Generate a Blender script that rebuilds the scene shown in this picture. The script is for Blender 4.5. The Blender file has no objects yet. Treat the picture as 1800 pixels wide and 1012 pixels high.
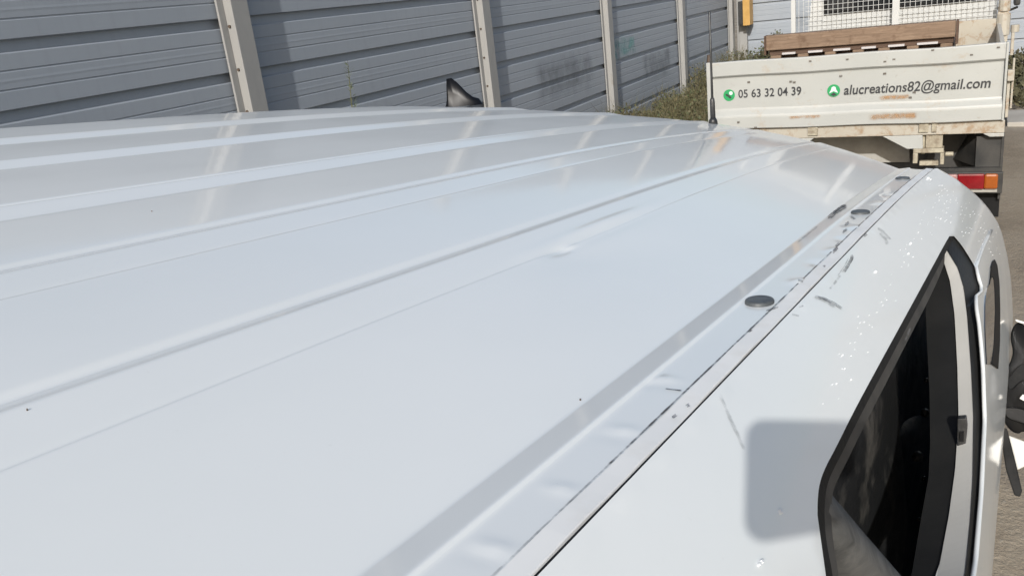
import bpy, bmesh, math, random
from mathutils import Vector, Matrix
from mathutils.geometry import delaunay_2d_cdt
import numpy as np
random.seed(7)
R = math.radians
SC = bpy.context.scene
COL = SC.collection

# ------------------------------------------------------------------ camera, sky, sun, exposure
CAMZ = 2.05
cam_d = bpy.data.cameras.new('camera')
cam = bpy.data.objects.new('camera', cam_d); COL.objects.link(cam)
RT = Vector((0.88328061, 0.45562759, -0.11053899))
DN = Vector((0.05305253, -0.33138534, -0.94200275))
FW = Vector((-0.46583345, 0.82618839, -0.31687844))
cam.matrix_world = Matrix(((RT.x, -DN.x, -FW.x, 0), (RT.y, -DN.y, -FW.y, 0), (RT.z, -DN.z, -FW.z, CAMZ), (0, 0, 0, 1)))
cam_d.sensor_width = 36; cam_d.lens = 1505 / 1800 * 36
cam_d.clip_start = 0.02; cam_d.clip_end = 500
SC.camera = cam

SUNDIR = Vector((-0.19308, 0.85578, -0.47996)).normalized()       # the way the light travels
w = bpy.data.worlds.new('World'); SC.world = w; w.use_nodes = True
nt = w.node_tree
sky = nt.nodes.new('ShaderNodeTexSky'); sky.sky_type = 'NISHITA'; sky.sun_disc = False
el = math.asin(-SUNDIR.z); sky.sun_elevation = el
sky.sun_rotation = math.atan2(-SUNDIR.x, -SUNDIR.y)
sky.dust_density = 2.5; sky.air_density = 1.0; sky.ozone_density = 0.6
bg = nt.nodes['Background']; bg.inputs[1].default_value = 0.115
nt.links.new(sky.outputs[0], bg.inputs[0])
sl = bpy.data.lights.new('sun', 'SUN'); sl.energy = 3.6; sl.angle = R(0.7); sl.color = (1.0, 0.97, 0.925)
so = bpy.data.objects.new('sun', sl); COL.objects.link(so)
so.rotation_euler = SUNDIR.to_track_quat('-Z', 'Y').to_euler()
SC.view_settings.view_transform = 'Standard'; SC.view_settings.look = 'None'
SC.view_settings.exposure = 0.10; SC.view_settings.gamma = 1.0

# ------------------------------------------------------------------ geometry helpers
CAM = Vector((0, 0, CAMZ))
def pray(x, y):
    return (RT * (x - 900) + DN * (y - 506) + FW * 1505).normalized()
def at_y(x, y, Y):
    d = pray(x, y); return CAM + d * (Y / d.y)

def new_obj(name, me, mat=None, parent=None, smooth=False):
    o = bpy.data.objects.new(name, me); COL.objects.link(o)
    if mat is not None:
        for m in (mat if isinstance(mat, (list, tuple)) else [mat]): me.materials.append(m)
    if smooth:
        for p in me.polygons: p.use_smooth = True
    if parent is not None:
        o.parent = parent; o.matrix_parent_inverse = parent.matrix_world.inverted()
    return o
def tag(o, label=None, cat=None, group=None, kind=None):
    if label: o['label'] = label
    if cat: o['category'] = cat
    if group: o['group'] = group
    if kind: o['kind'] = kind
    return o
def empty(name, loc, label, cat, group=None):
    o = bpy.data.objects.new(name, None); COL.objects.link(o)
    o.empty_display_size = .1
    o.matrix_world = Matrix.Translation(loc); o.location = loc
    return tag(o, label, cat, group)
class MB:
    """gathers shapes into one mesh"""
    def __init__(s): s.v = []; s.f = []
    def face(s, pts):
        n = len(s.v); s.v += [tuple(p) for p in pts]; s.f.append(tuple(range(n, n + len(pts)))); return s
    def box(s, x0, x1, y0, y1, z0, z1, M=None):
        n = len(s.v)
        P = [Vector(p) for p in ((x0,y0,z0),(x1,y0,z0),(x1,y1,z0),(x0,y1,z0),(x0,y0,z1),(x1,y0,z1),(x1,y1,z1),(x0,y1,z1))]
        if M is not None: P = [M @ p for p in P]
        s.v += [tuple(p) for p in P]
        s.f += [tuple(n + i for i in q) for q in ((3,2,1,0),(4,5,6,7),(0,1,5,4),(1,2,6,5),(2,3,7,6),(3,0,4,7))]
        return s
    def prism(s, poly, ext):
        """polygon of 3-D points swept by vector ext"""
        n = len(s.v); k = len(poly); ext = Vector(ext)
        s.v += [tuple(Vector(p)) for p in poly] + [tuple(Vector(p) + ext) for p in poly]
        s.f.append(tuple(n + i for i in range(k))); s.f.append(tuple(n + k + i for i in reversed(range(k))))
        for i in range(k):
            j = (i + 1) % k; s.f.append((n + j, n + i, n + k + i, n + k + j))
        return s
    def tube(s, pts, r, seg=8, cap=True):
        pts = [Vector(p) for p in pts]; rs = r if isinstance(r, (list, tuple)) else [r] * len(pts)
        n0 = len(s.v)
        for i, p in enumerate(pts):
            t = (pts[min(i + 1, len(pts) - 1)] - pts[max(i - 1, 0)]).normalized()
            a = t.orthogonal().normalized() if i == 0 else (a - t * a.dot(t)).normalized()
            b = t.cross(a)
            for k in range(seg):
                th = 2 * math.pi * k / seg
                s.v.append(tuple(p + (a * math.cos(th) + b * math.sin(th)) * rs[i]))
        for i in range(len(pts) - 1):
            for k in range(seg):
                k2 = (k + 1) % seg
                s.f.append((n0 + i*seg + k, n0 + i*seg + k2, n0 + (i+1)*seg + k2, n0 + (i+1)*seg + k))
        if cap:
            s.f.append(tuple(n0 + k for k in reversed(range(seg))))
            s.f.append(tuple(n0 + (len(pts)-1)*seg + k for k in range(seg)))
        return s
    def grid(s, rows):
        n = len(s.v); k = len(rows[0])
        for r in rows: s.v += [tuple(p) for p in r]
        for i in range(len(rows) - 1):
            for j in range(k - 1):
                s.f.append((n + i*k + j, n + i*k + j + 1, n + (i+1)*k + j + 1, n + (i+1)*k + j))
        return s
    def mesh(s, name, fix=True):
        me = bpy.data.meshes.new(name); me.from_pydata(s.v, [], s.f); me.update()
        if fix:
            bm = bmesh.new(); bm.from_mesh(me); bmesh.ops.recalc_face_normals(bm, faces=bm.faces); bm.to_mesh(me); bm.free()
        return me
    def build(s, name, mat, parent=None, smooth=False, bevel=0, fix=True, angle=None):
        o = new_obj(name, s.mesh(name, fix), mat, parent, smooth)
        if bevel:
            b = o.modifiers.new('bevel', 'BEVEL'); b.width = bevel; b.segments = 2; b.limit_method = 'ANGLE'
        return o

# ------------------------------------------------------------------ materials
def mat(name, base=(.8,.8,.8), rough=.5, metal=0, coat=0, coat_rough=.03, spec=.5):
    m = bpy.data.materials.new(name); m.use_nodes = True
    b = m.node_tree.nodes['Principled BSDF']
    b.inputs['Base Color'].default_value = (*base, 1); b.inputs['Roughness'].default_value = rough
    b.inputs['Metallic'].default_value = metal; b.inputs['Specular IOR Level'].default_value = spec
    b.inputs['Coat Weight'].default_value = coat; b.inputs['Coat Roughness'].default_value = coat_rough
    return m
class NT:
    def __init__(s, m): s.t = m.node_tree; s.b = s.t.nodes['Principled BSDF']
    def n(s, ty, **kw):
        x = s.t.nodes.new(ty)
        for k, v in kw.items(): setattr(x, k, v)
        return x
    def l(s, a, b): s.t.links.new(a, b)
    def coord(s, scale=(1,1,1), kind='Object', rot=(0,0,0)):
        c = s.n('ShaderNodeTexCoord'); mp = s.n('ShaderNodeMapping'); mp.inputs['Scale'].default_value = scale
        mp.inputs['Rotation'].default_value = rot
        s.l(c.outputs[kind], mp.inputs[0]); return mp.outputs[0]
    def noise(s, vec, scale, detail=6, rough=.55, dist=0):
        x = s.n('ShaderNodeTexNoise'); x.inputs['Scale'].default_value = scale; x.inputs['Detail'].default_value = detail
        x.inputs['Roughness'].default_value = rough; x.inputs['Distortion'].default_value = dist
        s.l(vec, x.inputs['Vector']); return x.outputs['Fac']
    def ramp(s, fac, stops):
        x = s.n('ShaderNodeValToRGB'); e = x.color_ramp.elements
        while len(e) < len(stops): e.new(.5)
        for i, (p, c) in enumerate(stops): e[i].position = p; e[i].color = (*c, 1) if len(c) == 3 else c
        s.l(fac, x.inputs[0]); return x.outputs[0]
    def mix(s, fac, a, b, mode='MIX'):
        x = s.n('ShaderNodeMix', data_type='RGBA', blend_type=mode)
        for v, i in ((fac, 0), (a, 6), (b, 7)):
            if isinstance(v, (int, float)): x.inputs[i].default_value = v
            elif isinstance(v, tuple): x.inputs[i].default_value = (*v, 1)
            else: s.l(v, x.inputs[i])
        return x.outputs[2]
    def math(s, op, a, b=None):
        x = s.n('ShaderNodeMath', operation=op)
        for v, i in ((a, 0), (b, 1)):
            if v is None: continue
            if isinstance(v, (int, float)): x.inputs[i].default_value = v
            else: s.l(v, x.inputs[i])
        return x.outputs[0]
    def bump(s, h, strength=.3, dist=.01):
        x = s.n('ShaderNodeBump'); x.inputs['Strength'].default_value = strength; x.inputs['Distance'].default_value = dist
        s.l(h, x.inputs['Height']); s.l(x.outputs[0], s.b.inputs['Normal'])
    def color(s, c): s.l(c, s.b.inputs['Base Color'])
G1 = lambda v: (v, v, v)

def paint_material():
    m = mat('white_van_paint', (.8,.81,.82), .4, 0, .75, .04, .15); t = NT(m)
    v = t.coord()
    d = t.noise(v, 2.2, 5, .6)
    f = t.noise(v, 140, 3, .6)
    base = t.ramp(d, [(.3, (.755,.785,.778)), (.7, (.79,.816,.81))])
    speck = t.ramp(f, [(.70, G1(0)), (.78, G1(1))])
    t.color(t.mix(t.math('MULTIPLY', speck, .12), base, (.45,.43,.40)))
    r = t.ramp(t.noise(v, 5, 6, .65), [(.3, G1(.05)), (.75, G1(.10))]); t.l(r, t.b.inputs['Coat Roughness'])
    t.bump(t.noise(v, 6, 2, .5), .03, .005)
    return m
def noisy(name, c0, c1, scale=3, rough=.6, detail=6, bump=0, bscale=None, metal=0, stops=(.35,.65), coord=(1,1,1), coat=0, bdist=.01):
    m = mat(name, c0, rough, metal, coat); t = NT(m); v = t.coord(coord)
    t.color(t.ramp(t.noise(v, scale, detail, .6), [(stops[0], c0), (stops[1], c1)]))
    if bump: t.bump(t.noise(v, bscale or scale * 4, 5, .6), bump, bdist)
    return m

M = {}
M['paint'] = paint_material()
M['trim'] = noisy('dusty_trim', (.82,.825,.805), (.72,.705,.66), 20, .45, 7, .0, 90, stops=(.5,.85), coord=(1,1,1))
M['black_rubber'] = noisy('black_rubber', (.005,.0055,.006), (.012,.012,.0125), 12, .6, 6, .08, 60); M['black_rubber'].node_tree.nodes['Principled BSDF'].inputs['Specular IOR Level'].default_value = .2
M['grey_lip'] = noisy('grey_rubber_lip', (.03,.029,.027), (.06,.057,.052), 20, .6)
M['black_seal'] = noisy('black_seal', (.009,.0095,.0095), (.017,.017,.0165), 8, .6, 6, .06, 50)
M['black_plastic'] = noisy('black_plastic', (.02,.021,.022), (.05,.05,.05), 25, .35, 6, .15, 70)
M['gloss_black'] = noisy('gloss_black', (.006,.0065,.007), (.012,.012,.013), 8, .3, 4, .1, 14)
M['jamb'] = noisy('white_jamb', (.66,.66,.63), (.60,.60,.57), 5, .35, 6, coat=.6)
M['plug'] = noisy('rubber_plug', (.055,.062,.066), (.10,.108,.112), 60, .5, 6, .1, 150)
M['broken_black'] = noisy('broken_black_plastic', (.007,.0075,.008), (.02,.02,.02), 14, .7, 6, .3, 30); M['broken_black'].node_tree.nodes['Principled BSDF'].inputs['Specular IOR Level'].default_value = .2
M['mirror_black'] = noisy('mirror_housing_black', (.004,.0045,.005), (.006,.006,.0065), 9, .28, 5); M['mirror_black'].node_tree.nodes['Principled BSDF'].inputs['Specular IOR Level'].default_value = .12
M['fin_black'] = mat('fin_black', (.004,.0045,.006), .38, 0, 0, .03, .3)
M['glass'] = mat('dark_glass', (.02,.022,.024), .04, 0, 1, .02)
M['chrome'] = mat('bright_chip', (.72,.75,.77), .6)
def interior_mat():
    m = mat('dusty_black_interior', (.012,.012,.012), .42); t = NT(m); v = t.coord((1,1,1))
    a = t.ramp(t.noise(v, 9, 7, .65, .6), [(.52, G1(0)), (.74, G1(1))])
    t.color(t.mix(a, (.020,.021,.022), (.15,.142,.128)))
    t.bump(t.noise(v, 30, 4, .6), .25, .01); return m
M['interior'] = interior_mat()
def sill_mat():
    m = mat('dusty_grey_bar', (.2,.2,.19), .65); t = NT(m)
    a = t.noise(t.coord((1,1,1)), 26, 8, .7, .5)
    t.color(t.ramp(a, [(.32, (.05,.051,.050)), (.5, (.095,.096,.093)), (.72, (.165,.163,.157))]))
    t.bump(t.noise(t.coord(), 120, 4, .6), .3, .002); return m
M['sill'] = sill_mat()

def fence_mat():
    m = mat('grey_painted_steel', (.3,.33,.36), .5); t = NT(m)
    v = t.coord()
    big = t.noise(t.coord((1, .35, 1)), 1.6, 6, .6)
    streak = t.noise(t.coord((1, 9, .5)), 2.0, 6, .65)
    fine = t.noise(t.coord((1, 1, 6)), 14, 5, .65)
    c = t.ramp(big, [(.3, (.275,.308,.35)), (.7, (.305,.336,.374))])
    c = t.mix(t.math('MULTIPLY', t.ramp(streak, [(.5, G1(0)), (.8, G1(1))]), .16), c, (.18,.19,.20))
    c = t.mix(t.math('MULTIPLY', t.ramp(fine, [(.5, G1(0)), (.75, G1(1))]), .08), c, (.36,.38,.39))
    t.color(c); return m
M['fence'] = fence_mat()
def post_mat():
    m = mat('cream_galvanised_post', (.5,.48,.42), .55); t = NT(m)
    a = t.noise(t.coord((1,1,.4)), 7, 7, .65)
    c = t.ramp(a, [(.3, (.275,.275,.268)), (.62, (.305,.303,.292)), (.78, (.22,.205,.175))])
    t.color(c); t.bump(t.noise(t.coord(), 40, 5, .6), .15, .004); return m
M['post'] = post_mat()
M['bolt'] = noisy('rusty_bolt', (.05,.035,.025), (.10,.07,.05), 40, .7)
def truck_white():
    m = mat('stained_white_steel', (.8,.79,.72), .38, 0, .25, .1); t = NT(m); v = t.coord()
    base = t.ramp(t.noise(v, 2.5, 5, .6), [(.3, (.39,.40,.38)), (.7, (.43,.44,.42))])
    g = t.ramp(t.noise(t.coord((1,1,1)), 23, 6, .7, .3), [(.63, G1(0)), (.72, G1(1))])
    rust = t.ramp(t.noise(v, 5.5, 9, .75, .4), [(.57, G1(0)), (.70, G1(1))])
    c = t.mix(t.math('MULTIPLY', g, .45), base, (.26,.225,.17))
    c = t.mix(t.math('MULTIPLY', rust, .45), c, (.36,.25,.14))
    t.color(c); t.bump(t.noise(v, 12, 4, .5), .08, .01); return m
M['truck'] = truck_white()
def truck_stained():
    m = mat('rust_stained_cream_steel', (.7,.65,.52), .5); t = NT(m); v = t.coord()
    base = t.ramp(t.noise(v, 3, 5, .6), [(.3, (.43,.41,.355)), (.7, (.38,.345,.28))])
    rust = t.ramp(t.noise(v, 11, 9, .75, .5), [(.50, G1(0)), (.63, G1(1))])
    c = t.mix(t.math('MULTIPLY', rust, .75), base, (.27,.17,.09)); t.color(c)
    t.bump(t.noise(v, 30, 5, .6), .2, .006); return m
M['stained'] = truck_stained()
M['cab'] = noisy('white_cab_paint', (.56,.57,.56), (.52,.53,.52), 4, .25, coat=.8)
M['dark_steel'] = noisy('dark_chassis', (.03,.032,.034), (.07,.07,.068), 8, .6, 6, .15, 30)
M['guard'] = noisy('dusty_black_mudguard', (.02,.021,.021), (.05,.048,.044), 6, .55, 6, .1, 30)
M['grey_under'] = noisy('grey_underbody', (.30,.29,.26), (.42,.41,.38), 5, .6)
M['hitch'] = noisy('beige_hitch', (.42,.39,.30), (.22,.18,.13), 22, .65, 6, .2, 50)
M['tyre'] = noisy('tyre', (.015,.015,.015), (.035,.034,.032), 20, .8)
M['wood'] = None
def wood_mat(name, a, b, c3):
    m = mat(name, a, .75); t = NT(m)
    g = t.noise(t.coord((1.2, 14, 14)), 5, 9, .7, .8)
    k = t.noise(t.coord((1, 1, 1)), 14, 6, .65)
    c = t.ramp(g, [(.3, a), (.55, b), (.78, c3)])
    c = t.mix(t.math('MULTIPLY', t.ramp(k, [(.55, G1(0)), (.7, G1(1))]), .65), c, (.10,.055,.03))
    t.color(c); t.bump(g, .3, .006); return m
M['wood'] = wood_mat('weathered_wood', (.14,.093,.06), (.22,.15,.10), (.31,.225,.155))
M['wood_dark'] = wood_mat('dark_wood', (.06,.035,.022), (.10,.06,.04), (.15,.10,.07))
M['shrink'] = mat('white_wrap', (.50,.48,.475), .5)
def lens(name, c, r=.18):
    m = noisy(name, c, tuple(x * .75 for x in c), 12, r, coat=1); return m
M['red'] = lens('red_lens', (.24,.007,.011)); M['amber'] = lens('amber_lens', (.34,.085,.010)); M['clear'] = lens('pale_lens', (.40,.22,.21))
M['ink'] = mat('dark_print', (.035,.037,.04), .5)
M['green'] = mat('green_print', (.02,.30,.10), .45)
M['palegreen'] = mat('pale_print', (.62,.70,.68), .45)
M['yellow'] = noisy('worn_yellow_paint', (.50,.30,.09), (.42,.24,.06), 9, .5)
M['silver'] = mat('silver_car_paint', (.45,.47,.48), .3, .4, 1, .04)
M['mesh'] = mat('white_wire', (.50,.51,.50), .5)
M['wall_lining'] = mat('dull_liner', (.25,.25,.25), .7)

# ------------------------------------------------------------------ ground
def ground_mat():
    m = mat('packed_dirt', (.2,.17,.13), .9); t = NT(m); v = t.coord()
    a = t.noise(v, .55, 8, .62, .4); b = t.noise(v, 4.5, 8, .68); c = t.noise(v, 40, 5, .7)
    col = t.ramp(a, [(.32, (.20,.165,.12)), (.52, (.30,.255,.195)), (.70, (.37,.325,.26))])
    col = t.mix(t.math('MULTIPLY', t.ramp(b, [(.52, G1(0)), (.70, G1(1))]), .5), col, (.18,.14,.10))
    col = t.mix(t.math('MULTIPLY', t.ramp(c, [(.58, G1(0)), (.68, G1(1))]), .4), col, (.40,.37,.32))
    t.color(col)
    t.bump(t.mix(.5, b, c), .9, .05); return m
M['ground'] = ground_mat()
mb = MB()
NG = 60
def gz(x, y):
    r = .012 * math.sin(x * 2.1 + 1.3 * y) * math.cos(y * 1.7 - .6 * x)
    return r
xs = [-80, -30, -12] + [-8 + i * .3 for i in range(61)] + [14, 30, 80]
ys = [-60, -20, -6] + [-3 + i * .3 for i in range(74)] + [24, 40, 90]
mb.grid([[(x, y, gz(x, y) if -8 < x < 10 and -3 < y < 19 else 0) for y in ys] for x in xs])
g = mb.build('ground', M['ground'], None, True); tag(g, kind='structure')
# pale concrete apron edge right of the truck
m_apron = noisy('worn_concrete', (.42,.40,.36), (.32,.30,.265), 2.5, .85, 8, .3, 30)
ap = MB().box(.35, 9, 11.6, 12.5, -.05, .05).build('concrete_path', m_apron, None, bevel=.01); tag(ap, kind='structure')

# ------------------------------------------------------------------ noise barrier
PER = .361; Z0 = 2.082 - 6 * PER - .05           # lattice of cassette seams
FX = -4.6; FTOP = 3.45
def cassette_profile():
    """(z, depth) outline of the stacked steel cassettes; depth>0 is towards the yard"""
    pts = []
    z = Z0 + 0.05 - PER + .0
    while z < FTOP:
        # z = light lower-panel top edge
        pts += [(z + .002, -.036), (z + .063, -.040), (z + .066, -.006), (z + .069, 0.0)]
        for q in (.47, .74):
            zz = z + .069 + (PER - .069) * (q - .2) / .8
            pts += [(zz - .007, 0.0), (zz - .003, -.0035), (zz + .003, -.0035), (zz + .007, 0.0)]
        for q in (.60,):
            zz = z + .069 + (PER - .069) * (q - .2) / .8
            pts += [(zz - .012, 0.0), (zz, .0012), (zz + .012, 0.0)]
        pts += [(z + PER - .006, 0.0), (z + PER, -.006)]
        z += PER
    pts.sort(key=lambda p: p[0]); return pts
PROF = cassette_profile()
def barrier(name, label, frame, posts, smudges=None):
    """frame(s, d, z): s along the wall, d towards the yard"""
    root = empty(name, frame(posts[0], 0, 0), label, 'fence')
    for i in range(len(posts) - 1):
        s0, s1 = posts[i] + .05, posts[i + 1] - .05
        rows = [[frame(s, d + .012 * (((i * 7) % 3) - 1) * .4, z) for s in np.linspace(s0, s1, 3)] for z, d in PROF]
        rows.append([frame(s, -.1, FTOP + .1) for s in np.linspace(s0, s1, 3)])
        rows.append([frame(s, -.1, 0) for s in np.linspace(s0, s1, 3)])
        MB().grid(rows).build('steel_panel', M['fence'], root)
    for s in posts:
        mb = MB()
        B = lambda a0, a1, d0, d1, z0, z1: mb.prism([frame(a0, d0, z0), frame(a1, d0, z0), frame(a1, d1, z0), frame(a0, d1, z0)], frame(0, 0, z1) - frame(0, 0, z0))
        B(-.075 + s, .085 + s, .0, .1, -.1, FTOP + .15)          # yard side of the post
        B(-.018 + s, .018 + s, -.09, -.001, -.1, FTOP + .15)        # web
        B(-.085 + s, .085 + s, -.112, -.09, -.1, FTOP + .15)       # far flange
        B(-.135 + s, -.0755 + s, .012, .03, -.1, FTOP + .1)        # clamp angle either side
        p = mb.build('post', M['post'], root, bevel=.004)
        z = .35
        while z < FTOP and -1 < s < 9:
            MB().tube([frame(s - .075, .05, z), frame(s - .085, .05, z)], .011, 6).build('bolt', M['bolt'], p); z += .29
    return root
PY = [4.65 + 3.48 * k for k in range(-4, 5)]
left_fence = barrier('noise_barrier', 'long grey ribbed steel noise barrier with cream posts running along the left of the yard', lambda s, d, z: Vector((FX + d, s, z)), PY)
BACKY = PY[-1] + .25
back_fence = barrier('noise_barrier', 'grey ribbed steel noise barrier crossing the back of the yard behind the truck', lambda s, d, z: Vector((s, BACKY - d, z)), [-4.35 + 3.4 * k for k in range(6)])
# faded teal paint and dark grime left on the barrier panels
def alpha_mat(name, col, scale=8, lo=.45, hi=.7, strength=.8, rough=.6, coord='Object', cs=(1,1,1)):
    m = mat(name, col, rough); t = NT(m)
    n = t.noise(t.coord(cs, coord), scale, 6, .65, .3)
    uv = t.n('ShaderNodeTexCoord').outputs['UV']; sp = t.n('ShaderNodeSeparateXYZ'); t.l(uv, sp.inputs[0])
    def edge(c):
        d = t.math('ABSOLUTE', t.math('SUBTRACT', c, .5)); return t.math('SUBTRACT', 1.0, t.math('MULTIPLY', d, 2.0))
    e = t.math('MULTIPLY', t.ramp(edge(sp.outputs[0]), [(.0, G1(0)), (.25, G1(1))]), t.ramp(edge(sp.outputs[1]), [(.0, G1(0)), (.7, G1(1))]))
    a = t.math('MULTIPLY', t.ramp(t.math('MULTIPLY', n, t.math('ADD', .5, t.math('MULTIPLY', e, .5))), [(lo, G1(0)), (hi, G1(1))]), t.math('MULTIPLY', e, strength))
    t.l(a, t.b.inputs['Alpha']); return m
def uv_quadstrip(rows, name, m, parent):
    mb = MB(); mb.grid(rows); me = mb.mesh(name, fix=False)
    uv = me.uv_layers.new(name='UVMap'); k = len(rows[0]); nr = len(rows)
    for p in me.polygons:
        for li in p.loop_indices:
            vi = me.loops[li].vertex_index; uv.data[li].uv = ((vi // k) / (nr - 1), (vi % k) / (k - 1))
    return new_obj(name, me, m, parent, True)
M['teal'] = alpha_mat('faded_teal_paint', (.10,.42,.38), 7, .40, .62, .45)
M['grime'] = alpha_mat('dark_grime', (.14,.15,.155), 3.5, .30, .66, .34)
def smudge_left(y0, y1, z0, z1, m, name):
    uv_quadstrip([[Vector((FX + .006, y, z)) for z in (z0, (z0+z1)/2, z1)] for y in np.linspace(y0, y1, 5)], name, m, left_fence)
smudge_left(11.75, 12.9, .95, 1.5, M['teal'], 'paint_smudge')
smudge_left(9.2, 11.2, .7, 1.45, M['grime'], 'grime_smudge')
smudge_left(13.0, 14.6, .45, 1.2, M['grime'], 'grime_smudge')
def smudge_back(x0, x1, z0, z1, m, name):
    uv_quadstrip([[Vector((x, BACKY - .006, z)) for z in (z0, (z0+z1)/2, z1)] for x in np.linspace(x0, x1, 5)], name, m, back_fence)
smudge_back(-3.4, -2.4, .7, 1.25, M['grime'], 'grime_smudge'); smudge_back(-3.9, -3.1, 1.35, 1.75, M['grime'], 'grime_smudge')

# ------------------------------------------------------------------ van: frame and surfaces
AX = Vector((0.04972226, 0.99286696, -0.10836463)).normalized()
LX = AX.cross(Vector((0, 0, 1))).normalized()
NX = LX.cross(AX).normalized()
H = .21
ORG = CAM - NX * H                                   # u=0, a=0, z=0
def V(u, a, z): return ORG - LX * u + AX * a + NX * z
def zf(a): return -0.024 * (max(a - 1.1, 0) / 1.2) ** 2.2
def _zb(u):                                           # crowned sheet without its beads
    q = u - .2455; return .0015 + .19 * q - .115 / 2.84 * q * q
RP = [(.188, .0), (.2208, .0), (.2216, .0003), (.2222, .0013), (.2232, .0019), (.2244, .0019), (.2500, -.0036)]
RP += [(_q, _zb(_q) - .0060 * (1 - (_q - .25) / .172)) for _q in (.262, .290, .330, .370, .400)]
BEADS = ((.492, .0046), (.723, .0042), (.936, .0066), (1.209, .0084), (1.439, .0088))
for _u, _d in BEADS:
    _p = RP[-1][0]
    for _q in ((.33, .66) if _u > .5 else ()): RP.append((_p + (_u - .070 - _p) * _q, _zb(_p + (_u - .070 - _p) * _q)))
    if _u < .8:
        RP += [(_u - .0640, _zb(_u - .0640)), (_u - .0583, _zb(_u - .0583) + .00015), (_u - .0566, _zb(_u - .0566) - .00042), (_u - .0500, _zb(_u - .0500) + .0001),
               (_u - .03, _zb(_u - .03) + _d * .22), (_u - .004, _zb(_u - .004) + _d * .5), (_u + .0135, _zb(_u + .0135) - _d * .45), (_u + .024, _zb(_u + .024))]
    else:
        RP += [(_u - .052, _zb(_u - .052)), (_u - .046, _zb(_u - .046) - _d * .12), (_u - .004, _zb(_u - .004) + _d * .66), (_u + .011, _zb(_u + .011) - _d * .42), (_u + .022, _zb(_u + .022))]
RP += [(1.54, _zb(1.54)), (1.60, _zb(1.60)), (1.645, _zb(1.645)), (1.675, .1875), (1.70, .183), (1.73, .165), (1.75, .135), (1.76, .10)]
_ru = np.array([p[0] for p in RP]); _rz = np.array([p[1] for p in RP])
_zcache = {}
def zc(u):
    k = round(u, 6)
    if k not in _zcache:
        sg = .0009 if u < .262 or min(abs(u - b[0] + .058) for b in BEADS[:2]) < .005 else .0022
        o = np.linspace(-2.5, 2.5, 11) * sg; wgt = np.exp(-.5 * (o / sg) ** 2)
        _zcache[k] = float((np.interp(u + o, _ru, _rz) * wgt).sum() / wgt.sum())
        if len(_zcache) > 200000: _zcache.clear()
        return float((np.interp(u + o, _ru, _rz) * wgt).sum() / wgt.sum())
    return _zcache[k]
def a_end(u):
    return 2.80 - .70 * (min(abs(u - .945), .74) / .715) ** 1.55
def dents(u, a):
    z = 0
    for (du, da, su, sa, h) in DENTS: z += h * math.exp(-((u - du) / su) ** 2 - ((a - da) / sa) ** 2)
    return z
DENTS = []
def zroof(u, a): return zc(u) + zf(a) + dents(u, a)
def hit_roof(x, y):
    d = pray(x, y); du, da, dn = -d.dot(LX), d.dot(AX), d.dot(NX)
    s = .02; prev = 1
    while s < 6:
        u, a, z = du * s, da * s, H + dn * s
        f = z - (float(np.interp(u, _ru, _rz)) + zf(a))
        if f < 0:
            lo, hi = s - .004, s
            for _ in range(20):
                mid = (lo + hi) / 2
                if H + dn * mid - (zc(du * mid) + zf(da * mid)) < 0: hi = mid
                else: lo = mid
            return du * lo, da * lo
        s += .004
    return None
# dents of the sheet: long crease across the second panel, puckers in the rail channel
for px, su, sa, h in (((985, 436), .0075, .030, -.0026), ((1003, 428), .004, .016, .0012), ((950, 440), .014, .05, .0008), ((1020, 446), .028, .07, -.0016), ((1062, 389), .009, .13, .0024), ((1086, 397), .010, .15, -.0014),
                      ((1140, 430), .085, .24, -.0040), ((1180, 400), .05, .10, .0010), ((1300, 330), .09, .16, -.0008),
                      ((1170, 665), .0042, .0065, .0024), ((1097, 755), .0042, .0065, .0020), ((985, 858), .0042, .006, .0018), ((866, 962), .0042, .006, .0024), ((1150, 676), .005, .007, -.0008), ((1080, 768), .005, .007, -.0006), ((846, 975), .005, .007, -.0008),
                      ((1405, 495), .006, .012, .003), ((1440, 462), .006, .014, -.003), ((1466, 440), .006, .014, .0028), ((1488, 420), .006, .016, -.003), ((1500, 400), .006, .016, .0028), ((1545, 357), .006, .02, .002), ((1565, 343), .006, .02, -.002)):
    hu = hit_roof(*px)
    if hu: DENTS.append((hu[0], hu[1], su, sa, h))

SP = [(-.050, -1.50), (.012, -1.2), (.006, -.9), (.002, -.62), (.004, -.45), (.017, -.30), (.033, -.20), (.050, -.14), (.075, -.094), (.100, -.062), (.120, -.041), (.140, -.0225), (.155, -.0105), (.1650, -.0030), (.1692, .0004), (.1716, .0016)]
SP[0] = (.035, -1.50)
SP = SP[::-1]
# smooth resample of the side outline by Catmull-Rom
def crom(P, n=14):
    out = []
    for i in range(len(P) - 1):
        p0 = P[max(i-1, 0)]; p1 = P[i]; p2 = P[i+1]; p3 = P[min(i+2, len(P)-1)]
        d01 = max(math.dist(p0, p1), 1e-6) ** .5; d12 = math.dist(p1, p2) ** .5; d23 = max(math.dist(p2, p3), 1e-6) ** .5
        for k in range(n):
            t = k / n; q = []
            for c in range(2):
                m1 = (p2[c]-p1[c]) if i == 0 else d12 * ((p1[c]-p0[c])/d01 - (p2[c]-p0[c])/(d01+d12) + (p2[c]-p1[c])/d12)
                m2 = (p2[c]-p1[c]) if i == len(P)-2 else d12 * ((p2[c]-p1[c])/d12 - (p3[c]-p1[c])/(d12+d23) + (p3[c]-p2[c])/d23)
                q.append((2*t**3-3*t*t+1)*p1[c] + (t**3-2*t*t+t)*m1 + (-2*t**3+3*t*t)*p2[c] + (t**3-t*t)*m2)
            out.append(tuple(q))
    out.append(P[-1]); return out
SPF = crom(SP)
_su = np.array([p[0] for p in SPF]); _sz = np.array([p[1] for p in SPF])
_st = np.concatenate([[0], np.cumsum(np.hypot(np.diff(_su), np.diff(_sz)))])
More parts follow.
